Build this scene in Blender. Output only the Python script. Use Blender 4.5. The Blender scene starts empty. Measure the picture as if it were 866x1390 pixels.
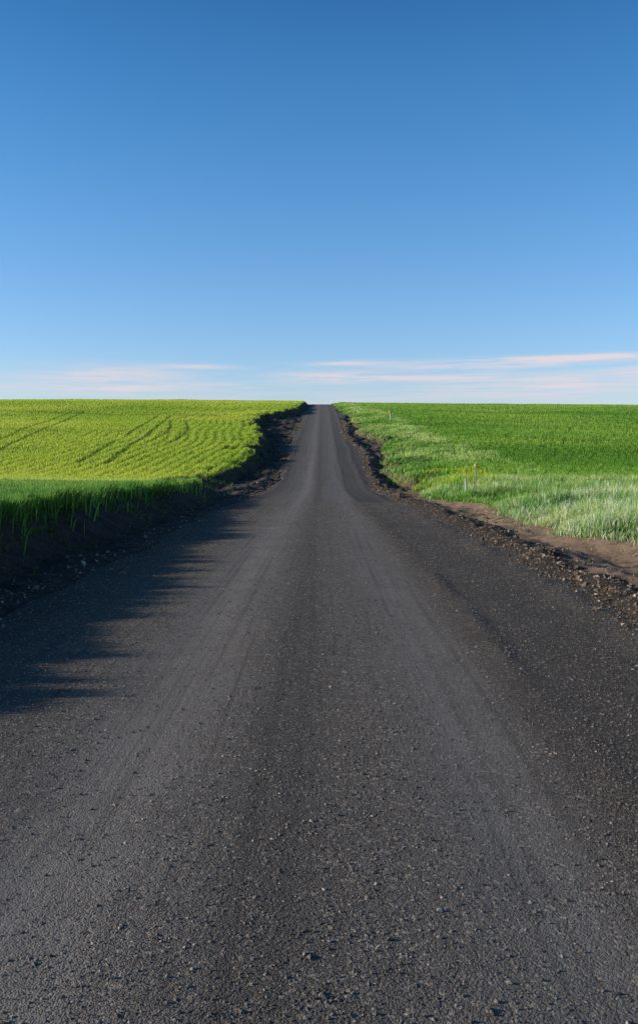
import bpy, math, numpy as np
rng = np.random.default_rng(7)
scene = bpy.context.scene
scene.view_settings.view_transform = 'Standard'
scene.view_settings.look = 'None'
scene.view_settings.exposure = 0

SUN_EL = 15.5
SUN_AZ = -92.0     # degrees clockwise from +Y (minus = towards -X)

# ------------------------------------------------------------- noise helpers
def vnoise(x, y, seed=0):
    x = np.asarray(x, float); y = np.asarray(y, float)
    xi = np.floor(x).astype(np.int64); yi = np.floor(y).astype(np.int64)
    fx = x - xi; fy = y - yi
    fx = fx*fx*(3-2*fx); fy = fy*fy*(3-2*fy)
    def h(a, b):
        n = (a*374761393 + b*668265263 + seed*974711) & 0xffffffff
        n = ((n ^ (n >> 13))*1274126177) & 0xffffffff
        n = n ^ (n >> 16)
        return (n & 0xffff)/65535.0
    return (h(xi, yi)*(1-fx)+h(xi+1, yi)*fx)*(1-fy) + (h(xi, yi+1)*(1-fx)+h(xi+1, yi+1)*fx)*fy
def fbm(x, y, seed=0, o=3):
    s = 0; a = 1; t = 0
    for i in range(o):
        s = s + a*vnoise(x*2**i, y*2**i, seed+i*17); t += a; a *= .5
    return s/t
def sm(a, b, x):
    t = np.clip((x-a)/(b-a), 0, 1); return t*t*(3-2*t)
def pchip(px, py):
    px = np.array(px, float); py = np.array(py, float)
    h = np.diff(px); d = np.diff(py)/h
    m = np.zeros(len(px)); m[0] = d[0]; m[-1] = d[-1]
    for i in range(1, len(px)-1):
        if d[i-1]*d[i] > 0:
            w1 = 2*h[i]+h[i-1]; w2 = h[i]+2*h[i-1]
            m[i] = (w1+w2)/(w1/d[i-1]+w2/d[i])
    def f(x):
        x = np.clip(np.asarray(x, float), px[0], px[-1])
        i = np.clip(np.searchsorted(px, x)-1, 0, len(px)-2)
        t = (x-px[i])/h[i]
        return ((1+2*t)*(1-t)**2*py[i] + t*(1-t)**2*h[i]*m[i] + t*t*(3-2*t)*py[i+1] + t*t*(t-1)*h[i]*m[i+1])
    return f
base = pchip([-300,-60,0,20,40,54,68,82,100,125,153,200,240,270,300,360,500,900,6000],
             [-2,-.3,0,-.1,-.42,-.66,-.02,1.05,2.55,4.5,6.75,10.6,13.25,15.0,15.6,14.0,6,0,-4])
def xc(Y): return 0.0037*np.clip(Y, 0, 400)
xl_s = pchip([-300,0,15,30,42,50,60,72,85,105,125,145,158,175,220,270,320,6000],
             [-4.9,-4.9,-5.0,-5.05,-5.5,-7.3,-7.0,-5.9,-5.9,-7.2,-9.2,-10.0,-7.2,-4.7,-4.3,-4.2,-4.2,-4.2])
xr_s = pchip([-300,0,10,15,23,35,50,62,75,90,105,125,150,180,230,270,6000],
             [5.5,5.5,5.35,5.2,4.9,4.8,5.3,6.9,5.6,7.0,7.4,6.0,6.2,5.2,4.8,4.5,4.5])
def xl(Y): return xl_s(Y) + (vnoise(Y*.9, Y*0, 3)-.5)*.35 + (vnoise(Y*.22, Y*0, 4)-.5)*(.35+1.2*sm(50, 90, Y)*(1-sm(180,240,Y)))
def xr(Y): return xr_s(Y) + (vnoise(Y*.8, Y*0, 5)-.5)*.9 + (vnoise(Y*.16, Y*0, 6)-.5)*(.7+1.8*sm(45, 70, Y)*(1-sm(180,240,Y)))
def edge_l(Y): return 3.4+(vnoise(Y*.11, Y*0, 11)-.5)*(.3+1.4*sm(45, 80, Y)*(1-sm(150, 230, Y)))+(vnoise(Y*.7, Y*0, 12)-.5)*.3-.3*np.exp(-((Y-75)/18)**2)
def edge_r(Y): return 3.35+(vnoise(Y*.09, Y*0, 13)-.5)*(.3+1.6*sm(45, 80, Y)*(1-sm(150, 230, Y)))+(vnoise(Y*.6, Y*0, 14)-.5)*.3-.3*np.exp(-((Y-80)/18)**2)
hl_s = pchip([-300,4,6,12,18,35,43,52,60,72,100,150,270,6000],[.35,.38,.64,.64,.58,.52,.56,.45,.45,.7,.85,.95,.85,.9])
def ground_z(X, Y):
    b = base(Y); c = xc(Y)
    L = xl(Y); R = xr(Y); eL = edge_l(Y); eR = edge_r(Y)
    u = X-c
    z = b - .08*sm(-.45, -.1, u+eL)*(1-sm(.1, .45, u-eR))
    z = z + hl_s(Y)*sm(-L-1.15, -L+.05, -X) + .35*sm(8, 45, -X)
    ridge = np.exp(-((u-eR-.04)/(.22+.14*vnoise(Y*.3, Y*0, 15)))**2)
    lump = .07+.24*fbm(X*3.1, Y*1.6, 21, 3)
    z = z + ridge*lump*(1-.3*sm(60, 120, Y))
    ridge2 = np.exp(-((u-eR-.75-.4*(vnoise(Y*.25, Y*0, 17)-.5))/.25)**2)
    z = z + ridge2*.10*fbm(X*3.1, Y*1.6, 23, 3)
    ridgeL = np.exp(-((u+eL+.05)/.25)**2)
    z = z + ridgeL*(.03+.12*fbm(X*3.1, Y*1.6, 24, 3))
    dd = .06 + .34*sm(45, 65, Y)*(1-sm(190, 260, Y))*(.2+1.3*vnoise(Y*.12, Y*0, 16))
    z = z - dd*sm(.15, 1.1, u-eR)*(1-sm(-.8, .15, X-R))
    z = z + (.10+.22*sm(0, 2.5, X-R))*sm(-.4, .2, X-R) - .007*np.clip(X-6, 0, 400)
    z = z + .28*sm(32, 50, Y)*(1-sm(62, 85, Y))*sm(-.3, 2.5, X-R)
    off = np.maximum(sm(1, 12, L-X), sm(2, 14, X-R))
    z = z + off*((fbm(X*.03, Y*.02, 31, 3)-.5)*1.1*sm(20, 110, Y)*(1-.7*sm(190, 260, Y)) + (fbm(X*.16, Y*.12, 37, 2)-.5)*.2)
    vl = sm(-.15, .35, -u-eL); vr = sm(-.15, .35, u-eR)
    verge = np.maximum(vl, vr)
    z = z + verge*((fbm(X*2.2, Y*2.2, 41, 3)-.5)*.14 + (fbm(X*9, Y*9, 43, 2)-.5)*.07*(Y < 60))
    vl2 = sm(.05, .8, -u-eL); vr2 = sm(.05, .7, u-eR)
    z = z + vl2*sm(38, 50, Y)*(1-sm(1, 3, L-X))*(fbm(X*.8, Y*.5, 45, 4)-.5)*.9*(1-sm(180, 240, Y))
    z = z + vr2*sm(38, 50, Y)*(1-sm(0, 2, X-R))*(fbm(X*.9, Y*.6, 46, 4)-.5)*.8*(1-sm(180, 240, Y))
    return z
def road_z(X, Y):
    u = X-xc(Y); b = base(Y)
    z = b + .03*(1-(u/3.5)**2)
    for t in (-1.05, .95):
        z = z - .012*np.exp(-((u-t)/.33)**2)
    w_ = .2*(vnoise(Y*.1,Y*0,51)-.5)
    z = z + .03*np.exp(-((u-1.35-w_)/.10)**2)*vnoise(Y*1.5, u*3, 52)
    z = z + .05*np.exp(-((u-2.6-1.5*w_)/.22)**2)*fbm(Y*.8, u*3, 54, 3)
    z = z + .04*np.exp(-((u+2.7-1.5*w_)/.2)**2)*fbm(Y*.8, u*3, 55, 3)
    z = z + (fbm(X*1.2, Y*.5, 53, 3)-.5)*.015
    z = z - .16*np.maximum(sm(-.3, .15, -u-edge_l(Y)), sm(-.3, .15, u-edge_r(Y)))
    return z

# ------------------------------------------------------------- mesh helpers
def mesh_np(name, V, faces_list, mat=None, smooth=False, cols=None, colname='tint'):
    me = bpy.data.meshes.new(name)
    V = np.asarray(V, np.float32)
    me.vertices.add(len(V)); me.vertices.foreach_set('co', V.ravel())
    nl = sum(f.size for f in faces_list); nf = sum(len(f) for f in faces_list)
    me.loops.add(nl); me.polygons.add(nf)
    me.loops.foreach_set('vertex_index', np.concatenate([f.ravel() for f in faces_list]).astype(np.int32))
    tot = np.concatenate([np.full(len(f), f.shape[1]) for f in faces_list]).astype(np.int32)
    st = np.concatenate([[0], np.cumsum(tot)[:-1]]).astype(np.int32)
    me.polygons.foreach_set('loop_start', st)
    me.polygons.foreach_set('use_smooth', np.full(nf, smooth))
    me.update(calc_edges=True)
    if cols is not None:
        a = me.color_attributes.new(colname, 'FLOAT_COLOR', 'POINT')
        c = np.ones((len(V), 4), np.float32); c[:, :3] = cols
        a.data.foreach_set('color', c.ravel())
    me.validate()
    o = bpy.data.objects.new(name, me); scene.collection.objects.link(o)
    if mat: me.materials.append(mat)
    return o
def grid_faces(nx, ny):
    i = np.arange(nx-1)[None, :]; j = np.arange(ny-1)[:, None]
    a = j*nx+i
    return np.stack([a, a+1, a+nx+1, a+nx], -1).reshape(-1, 4)

# ------------------------------------------------------------- node helper
class N:
    def __init__(s, tree): s.t = tree; s.n = tree.nodes; s.l = tree.links
    def new(s, ty, ins=None, **kw):
        n = s.n.new(ty)
        for k, v in kw.items(): setattr(n, k, v)
        if ins:
            for k, v in ins.items():
                if isinstance(v, bpy.types.NodeSocket): s.l.new(v, n.inputs[k])
                else: n.inputs[k].default_value = v
        return n
    def m(s, op, a, b=0.0, c=0.0, clamp=False):
        n = s.new('ShaderNodeMath', {0: a, 1: b, 2: c}, operation=op); n.use_clamp = clamp
        return n.outputs[0]
    def mix(s, f, a, b, blend='MIX'):
        n = s.n.new('ShaderNodeMix'); n.data_type = 'RGBA'; n.blend_type = blend
        for i, v in ((0, f), (6, a), (7, b)):
            if isinstance(v, bpy.types.NodeSocket): s.l.new(v, n.inputs[i])
            else: n.inputs[i].default_value = v if i == 0 else (*v, 1)
        return n.outputs[2]
    def rng(s, v, a, b, c=0., d=1., it='SMOOTHSTEP'):
        n = s.new('ShaderNodeMapRange', {0: v, 1: a, 2: b, 3: c, 4: d}); n.interpolation_type = it
        return n.outputs[0]
def newmat(name):
    m = bpy.data.materials.new(name); m.use_nodes = True
    m.node_tree.nodes.clear(); return m, N(m.node_tree)

def gravel_nodes(n, pos):
    v1 = n.new('ShaderNodeTexVoronoi', {'Vector': pos, 'Scale': 135.})
    v2 = n.new('ShaderNodeTexVoronoi', {'Vector': pos, 'Scale': 66.})
    n1 = n.new('ShaderNodeTexNoise', {'Vector': pos, 'Scale': 260., 'Detail': 3.})
    n2 = n.new('ShaderNodeTexNoise', {'Vector': pos, 'Scale': 7., 'Detail': 7., 'Roughness': .7})
    bw = n.new('ShaderNodeSeparateColor', {0: v1.outputs['Color']})
    b2 = n.new('ShaderNodeSeparateColor', {0: v2.outputs['Color']})
    col = n.mix(bw.outputs[0], (.072, .060, .052), (.20, .17, .147))
    col = n.mix(n.rng(b2.outputs[1], .86, .95), col, (.40, .32, .25))
    col = n.mix(n.rng(n2.outputs[0], .35, .7, 0, .45), col, (.084, .070, .060))
    h = n.m('ADD', n.m('MULTIPLY', v1.outputs['Distance'], -.7), n.m('MULTIPLY', v2.outputs['Distance'], -.6))
    h = n.m('ADD', h, n.m('MULTIPLY', n1.outputs[0], .6))
    h = n.m('ADD', h, n.m('MULTIPLY', n2.outputs[0], .9))
    return col, h

# ------------------------------------------------------------- road material
m_road, n = newmat('gravel_road')
pos = n.new('ShaderNodeNewGeometry').outputs['Position']
sep = n.new('ShaderNodeSeparateXYZ', {0: pos})
col, h = gravel_nodes(n, pos)
u = n.m('SUBTRACT', sep.outputs[0], n.m('MULTIPLY', sep.outputs[1], .0037))
cs = n.new('ShaderNodeCombineXYZ', {0: n.m('MULTIPLY', u, 5.), 1: n.m('MULTIPLY', sep.outputs[1], .03), 2: 0.})
st = n.new('ShaderNodeTexNoise', {'Vector': cs.outputs[0], 'Scale': 1.6, 'Detail': 6., 'Roughness': .7})
cs2 = n.new('ShaderNodeCombineXYZ', {0: n.m('MULTIPLY', u, .9), 1: n.m('MULTIPLY', sep.outputs[1], .06), 2: 3.})
st2 = n.new('ShaderNodeTexNoise', {'Vector': cs2.outputs[0], 'Scale': 1.5, 'Detail': 4., 'Roughness': .6})
patch = n.new('ShaderNodeTexNoise', {'Vector': pos, 'Scale': 1.1, 'Detail': 7., 'Roughness': .7})
wob = n.m('ADD', u, n.m('MULTIPLY', n.m('SUBTRACT', st2.outputs[0], .5), .3))
def gauss(x, c, w):
    d = n.m('DIVIDE', n.m('SUBTRACT', x, c), w)
    return n.m('EXPONENT', n.m('MULTIPLY', n.m('MULTIPLY', d, d), -1.))
tr = n.m('ADD', gauss(wob, -1.0, .55), n.m('MULTIPLY', gauss(wob, .75, .38), .85), clamp=True)
tr = n.m('ADD', tr, n.m('MULTIPLY', gauss(wob, .1, .3), .2), clamp=True)
tr = n.m('MULTIPLY', tr, n.rng(st.outputs[0], .38, .54, .5, 1.))
tr = n.m('MULTIPLY', tr, n.rng(patch.outputs[0], .35, .6, .65, 1.))
trackcol = n.mix(st2.outputs[0], (.245, .21, .185), (.32, .28, .247))
col = n.mix(n.m('MULTIPLY', tr, .78), col, trackcol)
dk = n.m('MAXIMUM', n.rng(wob, 1.05, 1.3), n.rng(n.m('MULTIPLY', wob, -1.), 1.9, 2.7, 0., 1.2))  # dark loose gravel; left side's colour darkened further to deepen the bank's shadow
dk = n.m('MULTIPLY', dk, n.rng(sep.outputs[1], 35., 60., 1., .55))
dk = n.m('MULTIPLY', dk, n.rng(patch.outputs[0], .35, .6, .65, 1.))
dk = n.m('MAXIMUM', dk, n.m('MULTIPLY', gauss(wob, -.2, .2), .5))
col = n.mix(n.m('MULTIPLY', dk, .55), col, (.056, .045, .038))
col = n.mix(n.m('MULTIPLY', n.rng(st.outputs[0], .5, .64, 0, 1), .45), col, (.070, .058, .050))
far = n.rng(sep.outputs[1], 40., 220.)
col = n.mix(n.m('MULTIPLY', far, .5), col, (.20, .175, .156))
bst = n.m('SUBTRACT', 1., n.m('MULTIPLY', tr, .3))
bst = n.m('MULTIPLY', bst, n.rng(sep.outputs[1], 8., 90., 1., .5))
bump = n.new('ShaderNodeBump', {'Strength': bst, 'Distance': .009, 'Height': h})
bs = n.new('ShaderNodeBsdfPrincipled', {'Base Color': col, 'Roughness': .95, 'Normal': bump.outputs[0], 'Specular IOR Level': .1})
n.l.new(bs.outputs[0], n.new('ShaderNodeOutputMaterial').inputs[0])

# ------------------------------------------------------------- ground material
m_gr, n = newmat('soil_and_field')
pos = n.new('ShaderNodeNewGeometry').outputs['Position']
at = n.new('ShaderNodeAttribute'); at.attribute_name = 'tint'
sc = n.new('ShaderNodeSeparateColor', {0: at.outputs['Color']})
sp = n.new('ShaderNodeSeparateXYZ', {0: pos})
gcol, gh = gravel_nodes(n, pos)
nz = n.new('ShaderNodeTexNoise', {'Vector': pos, 'Scale': 3., 'Detail': 6., 'Roughness': .7})
nzf = n.new('ShaderNodeTexNoise', {'Vector': pos, 'Scale': 30., 'Detail': 4., 'Roughness': .7})
gcol = n.mix(.72, gcol, n.mix(n.rng(nz.outputs[0], .3, .7), (.014, .011, .009), (.075, .058, .046)))  # dark bare soil, colour lowered further to deepen the left bank's shade
brown = n.mix(nz.outputs[0], (.27, .16, .10), (.64, .43, .285))
brown = n.mix(n.rng(nzf.outputs[0], .5, .7, 0, .6), brown, (.74, .53, .38))
gcol = n.mix(n.m('MULTIPLY', sc.outputs[1], n.rng(nz.outputs[0], .32, .52, .4, 1.), clamp=True), gcol, brown)
gcol = n.mix(n.m('MULTIPLY', sc.outputs[2], n.rng(nz.outputs[0], .4, .6, .2, .9)), gcol, n.mix(nz.outputs[0], (.08, .064, .052), (.19, .155, .13)))
gA = n.mix(nz.outputs[0], (.05, .11, .017), (.11, .19, .03))
gB = n.mix(nz.outputs[0], (.12, .19, .02), (.19, .27, .035))
green = n.mix(n.m('MULTIPLY', n.rng(n.m('MULTIPLY', sp.outputs[0], -1.), 2., 4.), n.rng(sp.outputs[1], 44., 48.)), gA, gB)
col = n.mix(sc.outputs[0], gcol, green)
hh = n.m('ADD', n.m('MULTIPLY', gh, .5), n.m('MULTIPLY', nz.outputs[0], 2.))
bump = n.new('ShaderNodeBump', {'Strength': 1., 'Distance': .04, 'Height': hh})
bs = n.new('ShaderNodeBsdfPrincipled', {'Base Color': col, 'Roughness': .95, 'Normal': bump.outputs[0], 'Specular IOR Level': .1})
n.l.new(bs.outputs[0], n.new('ShaderNodeOutputMaterial').inputs[0])

# ------------------------------------------------------------- ground + road
xi = np.arange(-10, 8.01, .09)
out = [8.]
while out[-1] < 2500: out.append(out[-1]+max(.3, out[-1]*.06))
outl = [10.]
while outl[-1] < 2500: outl.append(outl[-1]+max(.3, outl[-1]*.06))
gx = np.concatenate([-np.array(outl[:0:-1]), xi, np.array(out[1:])])
ys = [-300, -150, -80, -40, -20, -12, -8, -6, -4, -2.5, -1.5, -.7, 0.]
y = 0.
while y < 420: y += max(.085, y*.0075 if y > 100 else y*.005); ys.append(y)
while y < 5500: y *= 1.08; ys.append(y)
gy = np.array(ys)
GX, GY = np.meshgrid(gx, gy)
GZ = ground_z(GX, GY)
L = xl(GY); R = xr(GY)
fld = np.maximum(sm(-.15, .4, L-GX), sm(-.1, .5, GX-R))
brn = sm(.25, .5, GX-xc(GY)-edge_r(GY))*(1-.75*sm(28, 50, GY))
brn = brn*(.7+.3*vnoise(GX*1.7, GY*.6, 61))
pale = sm(42, 46, GY)*(1-sm(58, 66, GY))*(GX < 0)*sm(-.2, .3, -GX-xc(GY)-edge_l(GY))
cols = np.stack([fld, brn, pale], -1).reshape(-1, 3)
g = mesh_np('ground', np.stack([GX, GY, GZ], -1).reshape(-1, 3), [grid_faces(len(gx), len(gy))], m_gr, True, cols)
g['kind'] = 'structure'; g['label'] = 'rolling farmland with soil banks, ditch and crop fields'; g['category'] = 'ground'
rx = np.linspace(-4.2, 4.2, 110)
ry = gy[(gy > -90) & (gy < 700)]
RU, RY = np.meshgrid(rx, ry)
RX = np.where(RU < 0, RU/4.2*(edge_l(RY)+.2), RU/4.2*(edge_r(RY)+.2))+xc(RY)
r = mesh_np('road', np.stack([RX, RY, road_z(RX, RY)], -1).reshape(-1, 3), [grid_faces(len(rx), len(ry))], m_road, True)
r['kind'] = 'structure'; r['label'] = 'straight dark gravel road climbing over a hill'; r['category'] = 'road'

# ------------------------------------------------------------- loose stones
def stone_mat(name, a, b, c):
    m, n = newmat(name)
    at = n.new('ShaderNodeAttribute'); at.attribute_name = 'tint'
    sc = n.new('ShaderNodeSeparateColor', {0: at.outputs['Color']})
    col = n.mix(sc.outputs[0], a, b)
    col = n.mix(n.rng(sc.outputs[1], .82, .98), col, c)
    bs = n.new('ShaderNodeBsdfPrincipled', {'Base Color': col, 'Roughness': .9, 'Specular IOR Level': .12})
    n.l.new(bs.outputs[0], n.new('ShaderNodeOutputMaterial').inputs[0])
    return m
OCT = np.array([[1,0,0],[-1,0,0],[0,1,0],[0,-1,0],[0,0,1],[0,0,-1]], float)
OF = np.array([[0,2,4],[2,1,4],[1,3,4],[3,0,4],[2,0,5],[1,2,5],[3,1,5],[0,3,5]])
def stones(name, X, Y, Z, S, mat, flat=.6):
    k = len(X)
    V = OCT[None]*(1+rng.uniform(-.35, .35, (k, 6, 1))) + rng.uniform(-.25, .25, (k, 6, 3))
    a = rng.uniform(0, 6.28, k); t = rng.normal(0, .35, k)
    ca, sa, ct, st_ = np.cos(a)[:, None], np.sin(a)[:, None], np.cos(t)[:, None], np.sin(t)[:, None]
    V = V*np.array([1, .8, flat])
    y1 = V[..., 1]*ct - V[..., 2]*st_; z1 = V[..., 1]*st_ + V[..., 2]*ct
    x2 = V[..., 0]*ca - y1*sa; y2 = V[..., 0]*sa + y1*ca
    W = np.stack([x2*S[:, None]+X[:, None], y2*S[:, None]+Y[:, None], z1*S[:, None]+Z[:, None]], -1).reshape(-1, 3)
    F = (OF[None]+(np.arange(k)*6)[:, None, None]).reshape(-1, 3)
    c = np.repeat(rng.uniform(0, 1, (k, 3)), 6, 0)
    o = mesh_np(name, W, [F], mat, False, c); o['kind'] = 'stuff'; return o
K = 340000
Y = 1.8*(34/1.8)**rng.uniform(0, 1, K); X = rng.uniform(-3.5, 3.5, K)
uu = X-xc(Y)
trk = np.exp(-((uu+1.05)/.5)**2)+np.exp(-((uu-.80)/.35)**2)
keep = rng.uniform(0, 1, K) < (1-.65*trk)*(.25+1.1*fbm(X*1.5, Y*.8, 71, 3))
X, Y, uu = X[keep], Y[keep], uu[keep]
S = np.exp(rng.normal(math.log(.0028), .45, len(X)))*(1+.05*Y)
S = np.clip(S, .0012, .014)
o = stones('loose_gravel', X, Y, road_z(X, Y)+S*.2, S, stone_mat('gravel_stone', (.085, .071, .061), (.24, .203, .175), (.46, .37, .29)), .6)
o['label'] = 'loose dark crushed stones scattered over the road'; o['category'] = 'gravel'
K = 26000
Y = 7*(150/7)**rng.uniform(0, 1, K)
sd_ = rng.uniform(0, 1, K) < .25
u0 = np.where(sd_, -edge_l(Y)-.1+rng.normal(0, .35, K), edge_r(Y)+rng.normal(-.05, .22, K)+.6*rng.exponential(1, K)*(rng.uniform(0, 1, K) < .3)); X = u0+xc(Y)
S = np.clip(np.exp(rng.normal(math.log(.008), .65, K))*(1+.028*np.clip(Y-30, 0, 200)), .004, .12)
S = np.where(Y < 30, np.minimum(S, .055), S)
o = stones('soil_clods', X, Y, np.maximum(ground_z(X, Y), road_z(X, Y))+S*.2, S, stone_mat('soil_clod', (.08, .06, .046), (.28, .195, .14), (.52, .37, .26)), .75)
o['label'] = 'clods of brown earth along the graded berm'; o['category'] = 'soil'

# ------------------------------------------------------------- vegetation
def leaf_mat(name, trans=.42):
    m, n = newmat(name)
    at = n.new('ShaderNodeAttribute'); at.attribute_name = 'tint'
    d = n.new('ShaderNodeBsdfPrincipled', {'Base Color': at.outputs['Color'], 'Roughness': .6, 'Specular IOR Level': .15})
    t = n.new('ShaderNodeBsdfTranslucent', {'Color': at.outputs['Color']})
    mx = n.new('ShaderNodeMixShader', {0: trans, 1: d.outputs[0], 2: t.outputs[0]})
    n.l.new(mx.outputs[0], n.new('ShaderNodeOutputMaterial').inputs[0])
    return m
m_leaf = leaf_mat('green_blades')
def blades(name, X, Y, H, W, C, lean=.35, root=.7):
    k = len(X); Z = ground_z(X, Y)-.02
    a = rng.uniform(0, 6.283, k); dx, dy = np.cos(a), np.sin(a)
    la = rng.normal(.6, 1.2, k); ll = np.abs(rng.normal(0, lean, k))*H
    lx, ly = np.cos(la)*ll, np.sin(la)*ll
    P = []; w = W*.5
    P.append(np.stack([X-dx*w, Y-dy*w, Z], -1)); P.append(np.stack([X+dx*w, Y+dy*w, Z], -1))
    P.append(np.stack([X+lx*.35+dx*w*.85, Y+ly*.35+dy*w*.85, Z+H*.6], -1)); P.append(np.stack([X+lx*.35-dx*w*.85, Y+ly*.35-dy*w*.85, Z+H*.6], -1))
    P.append(np.stack([X+lx, Y+ly, Z+H*np.clip(1-.4*(ll/H)**2, .5, 1)], -1))
    V = np.stack(P, 1).reshape(-1, 3)
    b = (np.arange(k)*5)[:, None]
    Q = b+np.array([[0, 1, 2, 3]]); T = b+np.array([[3, 2, 4]])
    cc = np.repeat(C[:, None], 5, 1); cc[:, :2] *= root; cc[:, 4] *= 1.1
    o = mesh_np(name, V, [Q, T], m_leaf, True, np.clip(cc, 0, .95).reshape(-1, 3)); o['kind'] = 'stuff'
    return o
def sampleY(k, y0, y1, p):
    t = rng.uniform(0, 1, k); q = 1-p
    return (y0**q+(y1**q-y0**q)*t)**(1/q)
def jitter(C, s=.18):
    k = len(C)
    return np.clip(C*np.exp(rng.normal(0, s, (k, 1)))*np.exp(rng.normal(0, .06, (k, 3))), 0, 1)
def lerp(a, b, t): return np.array(a)[None]*(1-t[:, None])+np.array(b)[None]*t[:, None]

# A: near left crop
K = 240000
Y = sampleY(K, 3.0, 51, .75); X = xl(Y) +.02 - (Y*.34+7)*rng.uniform(0, 1, K)**1.35
sp_ = rng.uniform(0, 1, K) < .05; X = np.where(sp_, X+rng.exponential(.22, K), X)
end = 45+ (vnoise(X*.35, X*0, 81)-.5)*6
dens = fbm(X*.9, Y*.6, 87, 3)
lipn = sm(.8, 0, xl(Y)-X)
k_ = (Y < end) & (rng.uniform(0, 1, K) < dens*2.4+lipn) & (X < -4.0); X, Y, dens, lipn = X[k_], Y[k_], dens[k_], lipn[k_]
spk = sm(.4, .9, vnoise(Y*6., Y*0, 84))*.13 + (vnoise(Y*1.6, Y*0, 86)-.5)*.07
H = (.15+.10*dens+rng.normal(0, .03, len(X)) + lipn*(.12+spk))*(1-.3*sm(36, 46, Y))
H = np.clip(H, .06, .5)*np.where(Y < 5.5, .6, 1)
W = (.0075+.0006*Y)*(1+.5*lipn)
t = np.clip(vnoise(X*.35, Y*.2, 83)*.5+.5*sm(18, 40, Y)+(dens-.5)*.8, 0, 1)
C = jitter(lerp((.11, .26, .04), (.29, .45, .075), t), .25)
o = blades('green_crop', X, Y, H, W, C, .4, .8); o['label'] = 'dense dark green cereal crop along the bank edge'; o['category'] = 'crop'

K = 18000
Y = sampleY(K, 3, 190, .95)
far_ = Y > 44
X = np.where(far_, xl(Y)+rng.exponential(.6, K)-.2, xl(Y)+rng.exponential(.28, K))
cl = fbm(X*1.2, Y*.5, 88, 3)
k_ = (X < xc(Y)-edge_l(Y)-.35) & (cl > .5); X, Y, cl = X[k_], Y[k_], cl[k_]
H = rng.uniform(.05, .17, len(X))*(1+1.3*(Y > 44)); C = jitter(lerp((.05, .09, .02), (.15, .22, .05), rng.uniform(0, 1, len(X))))
o = blades('bank_weeds', X, Y, H, .01+.0006*Y, C, .6); o['label'] = 'sparse weeds growing on the dark soil bank'; o['category'] = 'weeds'

# B: bright left field, seed rows that follow the curving bank
def rowsL(X, Y):
    s = (X - xl_s(Y)*np.exp((X+8)/45.)) + 4*np.sin(Y/50.)*sm(10, 40, -X) + .35*np.sin(Y/5.)
    return .5+.5*np.cos(s*2*math.pi/1.0)
K = 360000
Y = sampleY(K, 43, 290, 1.05)
X = xl(Y)+.2 - (Y*.40+9)*rng.uniform(0, 1, K)**1.1
r0 = rowsL(X, Y)*(1-.6*sm(130, 230, Y))+.5*.6*sm(130, 230, Y)
r0 = .5+(r0-.5)*(.4+.9*vnoise(X*.07, Y*.04, 97))
def pair(d, gap, w): return (np.abs(d) < w) | (np.abs(d-gap) < w)
wig = .5*np.sin(Y/22.)
it_ = pair(X+17.5+.10*(Y-70)+wig, 2.0, .26) & (Y > 66) & (Y < 150)
it_ |= pair(X+29+.16*(Y-80)+wig, 2.0, .26) & (Y > 60) & (Y < 160)
it_ |= pair(Y-100-.25*(X+30)-3*np.sin(X/12.), 2.6, .6) & (X < -19) & (X > -60)
it_ |= pair(Y-150+.15*(X+30)-4*np.sin(X/15.), 3., 1.) & (X < -14)
it_ |= pair(X-xl_s(Y)+10+.5*np.sin(Y/9.), 2., .2) & (Y > 85) & (Y < 175)
it_ &= vnoise(X*.2, Y*.1, 96) > .18
start = np.where(X < -9.5, 47+5*(vnoise(X*.3, X*0, 90)-.5), 57+3*vnoise(X, X*0, 94))
k_ = (Y > start) & (rng.uniform(0, 1, K) < (.4+.6*r0)) & ~(it_ & (rng.uniform(0, 1, K) < .5))
X, Y, r0, it_ = X[k_], Y[k_], r0[k_], it_[k_]
H = (.21+.07*r0+.03*vnoise(X*.2, Y*.12, 91)+rng.normal(0, .015, len(X)))*np.where(it_, .58, 1)
H = np.clip(H, .05, .8)
W = .0075+.00048*Y
t = np.clip(fbm(X*.06, Y*.035, 92, 3)*1.8-.5+.25*r0+.3*sm(150, 250, Y), 0, 1)
C = lerp((.38, .53, .045), (.62, .68, .08), t); C[it_] *= .66
mg = sm(60, 48, Y)[:, None]*.5; C = C*(1-mg)+np.array([.52, .62, .14])*mg
C = jitter(C, .07)
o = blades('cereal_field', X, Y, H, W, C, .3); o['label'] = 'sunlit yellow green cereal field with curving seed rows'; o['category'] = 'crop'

# C: pale wild grass on right verge
K = 290000
Y = sampleY(K, 8, 56, .75); X = xr(Y)+.02+ (Y*.36+6)*rng.uniform(0, 1, K)**1.25
thin = rng.uniform(0, 1, K) < .07; X = np.where(thin, X-rng.exponential(.4, K), X)
cl = fbm(X*.8, Y*.7, 101, 3)
k_ = (rng.uniform(0, 1, K) < np.clip(cl*3.6-1.05, .08, 1)) & (Y < 51+3*vnoise(X*.3, Y*0, 102)) & (X > xc(Y)+edge_r(Y)+.2)
X, Y, cl = X[k_], Y[k_], cl[k_]
big = vnoise(X*.35, Y*.3, 104)
H = np.clip((-.10+.72*cl+.16*big)*rng.uniform(.5, 1.15, len(X))*sm(-.6, 1.0, X-xr(Y))+.05, .06, .66)
t = np.clip(fbm(X*.45, Y*.3, 103, 3)*3.2-1.1, 0, 1)
C = lerp((.15, .35, .04), (.48, .60, .17), t)
pale_ = rng.uniform(0, 1, len(X)) < .05+.42*sm(44, 24, Y)*sm(.35, .65, big)
C[pale_] = (.78, .80, .48)
fl = (Y > 42) & (X < 9.5) & (rng.uniform(0, 1, len(X)) < .4*(vnoise(X*.8, Y*.4, 115) > .4)); C[fl] = (.62, .68, .06)
C = jitter(C, .24)
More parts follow.
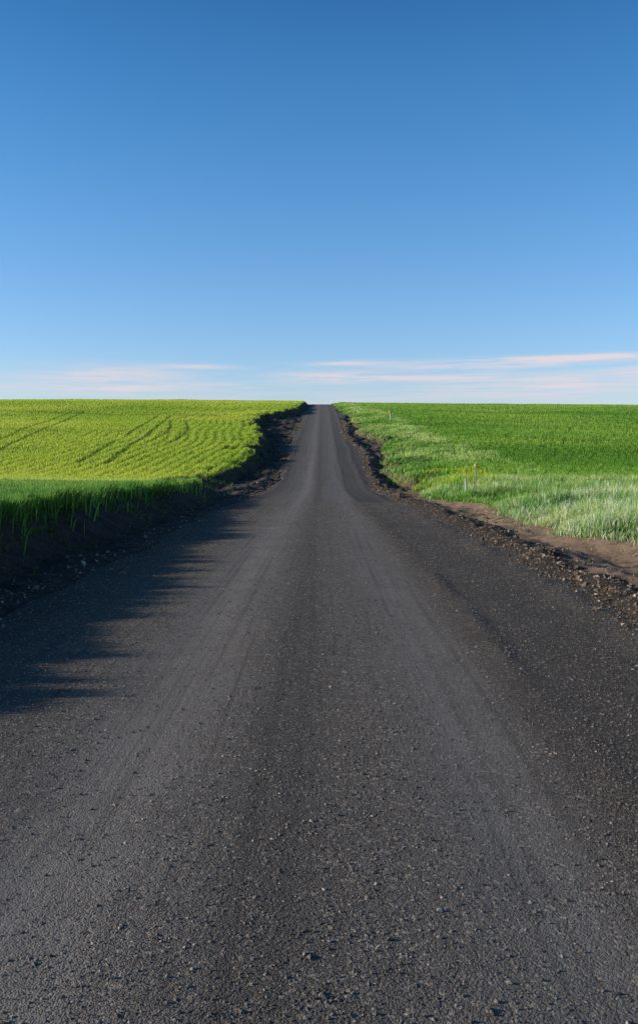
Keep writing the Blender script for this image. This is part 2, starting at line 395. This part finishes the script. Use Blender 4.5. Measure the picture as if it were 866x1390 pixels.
o = blades('verge_grass', X, Y, H, .0055+.0005*Y, C, .7); o['label'] = 'tall pale green wild grass in clumps beside the road'; o['category'] = 'grass'

# D: verge strip along the hill
def wdf(Y): return np.interp(Y, [48, 58, 70, 100, 150, 220, 280], [16, 9, 6.8, 6, 5.2, 3.2, 2])
K = 80000
Y = sampleY(K, 48, 285, .9)
q = rng.uniform(0, 1, K)**.9
X = xr(Y)-.6+(wdf(Y)+3.2)*q
cl = fbm(X*.6, Y*.25, 111, 3)
k_ = rng.uniform(0, 1, K) < np.clip(cl*3-.75, .10, 1)*(1-.8*sm(.6, 1, q)); X, Y, cl = X[k_], Y[k_], cl[k_]
H = np.clip((.04+.54*cl)*rng.uniform(.5, 1.2, len(X)), .1, .62)
C = lerp((.18, .38, .04), (.52, .63, .18), np.clip(fbm(X*.25, Y*.1, 113, 3)*2.6-.75, 0, 1)); C = jitter(C, .22)
fl = (np.abs(Y-55) < 8) & (X < 11) & (rng.uniform(0, 1, len(X)) < .6*(vnoise(X*.8, Y*.4, 115) > .35)); C[fl] = (.66, .70, .06)
o = blades('hillside_verge_grass', X, Y, H, .011+.0006*Y, C, .45); o['label'] = 'rough pale grass with yellow weeds bordering the ditch'; o['category'] = 'grass'

# E: right field, deeper green
K = 280000
Y = sampleY(K, 50, 290, 1.05)
X = xr(Y)+wdf(Y)*(.6+.6*vnoise(Y*.15, Y*0, 120)) + rng.normal(0, 1.1, K) + (Y*.40+9)*rng.uniform(0, 1, K)**1.1
s = Y + .25*X + 3*np.sin(X/17.)
r0 = .5+.5*np.cos(s*2*math.pi/(1.9))
k_ = (rng.uniform(0, 1, K) < (.35+.65*r0)) & (X > xr(Y)+1.5); X, Y, r0 = X[k_], Y[k_], r0[k_]
H = np.clip(.24+.10*r0+rng.normal(0, .02, len(X)), .1, .7)
t = np.clip(fbm(X*.03, (Y+.3*X)*.06, 122, 3)*2.2-.65+.2*sm(120, 260, Y), 0, 1)
C = lerp((.16, .34, .035), (.34, .52, .065), t)
yel = sm(245, 275, Y)*(vnoise(X*.05, Y*.02, 125) > .5)
C = C*(1-yel[:, None]*.6)+np.array([.6, .56, .05])*yel[:, None]*.6
C = jitter(C, .09)
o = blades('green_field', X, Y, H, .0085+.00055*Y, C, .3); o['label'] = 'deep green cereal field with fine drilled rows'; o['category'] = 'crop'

# ------------------------------------------------------------- markers
def simple(name, colr, rough=.5):
    m, n = newmat(name)
    pos = n.new('ShaderNodeTexCoord').outputs['Object']
    z = n.new('ShaderNodeTexNoise', {'Vector': pos, 'Scale': 14., 'Detail': 5.})
    c = n.mix(n.rng(z.outputs[0], .4, .75, 0, .5), colr, tuple(v*.45+.03 for v in colr))
    bs = n.new('ShaderNodeBsdfPrincipled', {'Base Color': c, 'Roughness': rough})
    n.l.new(bs.outputs[0], n.new('ShaderNodeOutputMaterial').inputs[0]); return m
m_white = simple('weathered_white_plastic', (.6, .6, .57)); m_yel = simple('yellow_plastic', (.78, .6, .03))
m_met = simple('grey_steel', (.25, .25, .25)); m_or = simple('orange_plastic', (.75, .42, .05))
import bmesh
def lathe(name, prof, mat, seg=14, sx=1., sy=1.):
    bm = bmesh.new(); rings = []
    for (rad, z) in prof:
        rings.append([bm.verts.new((rad*sx*math.cos(a*2*math.pi/seg), rad*sy*math.sin(a*2*math.pi/seg), z)) for a in range(seg)])
    for a, b in zip(rings, rings[1:]):
        for i in range(seg): bm.faces.new((a[i], a[(i+1) % seg], b[(i+1) % seg], b[i]))
    bm.faces.new(rings[0][::-1]); bm.faces.new(rings[-1])
    me = bpy.data.meshes.new(name); bm.to_mesh(me); bm.free(); me.materials.append(mat)
    o = bpy.data.objects.new(name, me); scene.collection.objects.link(o); return o
def marker(X, Y, height, pm, cm, label, tilt=(0, 0), capw=.06, caph=.2, name='utility_marker', postr=.02):
    e = bpy.data.objects.new(name, None); scene.collection.objects.link(e)
    z = float(ground_z(np.array([X]), np.array([Y]))[0])
    e.location = (X, Y, z-.05); e.rotation_euler = (tilt[0], tilt[1], .3)
    e['label'] = label; e['category'] = 'marker post'
    p = lathe('post', [(postr, 0), (postr, height-caph*.6), (postr*.9, height-caph*.5)], pm); p.parent = e
    c = lathe('cap', [(capw*.75, height-caph), (capw, height-caph*.92), (capw, height-caph*.2), (capw*.6, height-.02), (capw*.2, height)], cm, 14, 1., .7); c.parent = e
    return e
marker(5.85, 35, 1.36, m_met, m_yel, 'thin grey marker post with yellow cap in tall grass', (0, .04), .075, .14, postr=.018)
marker(5.45, 34.5, .84, m_white, m_white, 'short white plastic marker post leaning in the grass', (0.03, -.06), .04, .12, postr=.032)
marker(10.7, 140, 1.8, m_white, m_or, 'white marker post with orange cap at field edge', (0, 0), .16, .5, postr=.07)

# ------------------------------------------------------------- light
sd = bpy.data.lights.new('sun', 'SUN'); sd.energy = 5.0; sd.angle = math.radians(.5); sd.color = (1, .94, .81)
so = bpy.data.objects.new('sun', sd); scene.collection.objects.link(so)
from mathutils import Vector
el, az = math.radians(SUN_EL), math.radians(SUN_AZ)
dirv = Vector((math.sin(az)*math.cos(el), math.cos(az)*math.cos(el), math.sin(el)))
so.rotation_euler = dirv.to_track_quat('Z', 'Y').to_euler(); so.location = (-30, 0, 30)

w = bpy.data.worlds.new('World'); scene.world = w; w.use_nodes = True
w.node_tree.nodes.clear(); n = N(w.node_tree)
sky = n.new('ShaderNodeTexSky'); sky.sky_type = 'NISHITA'; sky.sun_disc = False
sky.sun_elevation = el; sky.sun_rotation = az; sky.air_density = 1.0; sky.dust_density = .3; sky.ozone_density = 2.0; sky.altitude = 600
tc = n.new('ShaderNodeTexCoord').outputs['Generated']
s3 = n.new('ShaderNodeSeparateXYZ', {0: tc})
A = n.m('ARCTAN2', s3.outputs[0], s3.outputs[1])
E = n.m('ARCSINE', s3.outputs[2])
ramp = n.new('ShaderNodeValToRGB', {0: n.m('MULTIPLY', E, 1/1.6)})
cr = ramp.color_ramp; cr.interpolation = 'B_SPLINE'
def stop(e, c, i=None):
    s = cr.elements[i] if i is not None else cr.elements.new(e/1.6)
    s.position = e/1.6; s.color = (c[0]/2, c[1]/2, c[2]/2, 1)
stop(0., (.88, .83, 1.09), 0); stop(1.5, (.08, .16, .21), 1)
stop(.08, (.81, .93, 1.20)); stop(.24, (.58, .97, 1.27)); stop(.38, (.37, .87, 1.25)); stop(.5, (.22, .65, 1.02)); stop(.75, (.10, .22, .32))
tint = n.mix(1., sky.outputs[0], ramp.outputs[0], 'MULTIPLY')
tint = n.mix(1., tint, (2., 2., 2.), 'MULTIPLY')
cv = n.new('ShaderNodeCombineXYZ', {0: n.m('MULTIPLY', A, 9.), 1: n.m('MULTIPLY', E, 150.), 2: 0.})
cn = n.new('ShaderNodeTexNoise', {'Vector': cv.outputs[0], 'Scale': 1.0, 'Detail': 8., 'Roughness': .62})
cv2 = n.new('ShaderNodeCombineXYZ', {0: n.m('MULTIPLY', A, 7.), 1: n.m('MULTIPLY', E, 20.), 2: 5.})
cn2 = n.new('ShaderNodeTexNoise', {'Vector': cv2.outputs[0], 'Scale': 1.0, 'Detail': 3.})
Ew = n.m('ADD', E, n.m('MULTIPLY', n.m('SUBTRACT', cn2.outputs[0], .5), .008))
tot = None
def px(x, y, wx, wy, amp):
    global tot
    a0 = math.atan((x-433)/1264); e0 = math.atan((612-y)/1264*math.cos(a0))
    d1 = n.m('DIVIDE', n.m('SUBTRACT', A, a0), wx/1264); d2 = n.m('DIVIDE', n.m('SUBTRACT', Ew, e0), wy/1264)
    q = n.m('EXPONENT', n.m('MULTIPLY', n.m('ADD', n.m('MULTIPLY', d1, d1), n.m('MULTIPLY', d2, d2)), -1.))
    q = n.m('MULTIPLY', q, amp)
    tot = q if tot is None else n.m('ADD', tot, q)
for c_ in [(145,508,100,13,1.7),(140,527,90,6,1.5),(270,497,50,3,1.1),(445,511,80,8,1.6),(460,493,50,3,1.4),(660,495,140,6,1.7),(800,485,140,4,2.3),
           (580,512,120,6,1.3),(740,522,130,12,1.6),(620,538,300,12,.7),(900,505,80,10,1.4),(300,522,80,6,.8),(300,545,20,4,.8),(160,540,240,8,.5),(-80,520,90,10,1.),(1010,510,90,12,1.2)]:
    px(*c_)
mask = n.m('MULTIPLY', tot, n.rng(cn.outputs[0], .32, .60, .12, 1.))
mask = n.m('MULTIPLY', mask, .56, clamp=True)
skyc = n.mix(mask, tint, (5.0, 4.6, 4.95))
bg = n.new('ShaderNodeBackground', {'Color': skyc, 'Strength': .15})
n.l.new(bg.outputs[0], n.new('ShaderNodeOutputWorld').inputs[0])

# ------------------------------------------------------------- camera
cd = bpy.data.cameras.new('camera'); cam = bpy.data.objects.new('camera', cd); scene.collection.objects.link(cam)
cam.location = (0, 0, 1.6); cam.rotation_euler = (math.radians(90), 0, 0)
cd.sensor_fit = 'VERTICAL'; cd.sensor_height = 36; cd.lens = 36*1264/1390
cd.shift_y = -83/1390; cd.clip_start = .05; cd.clip_end = 9000
scene.camera = cam
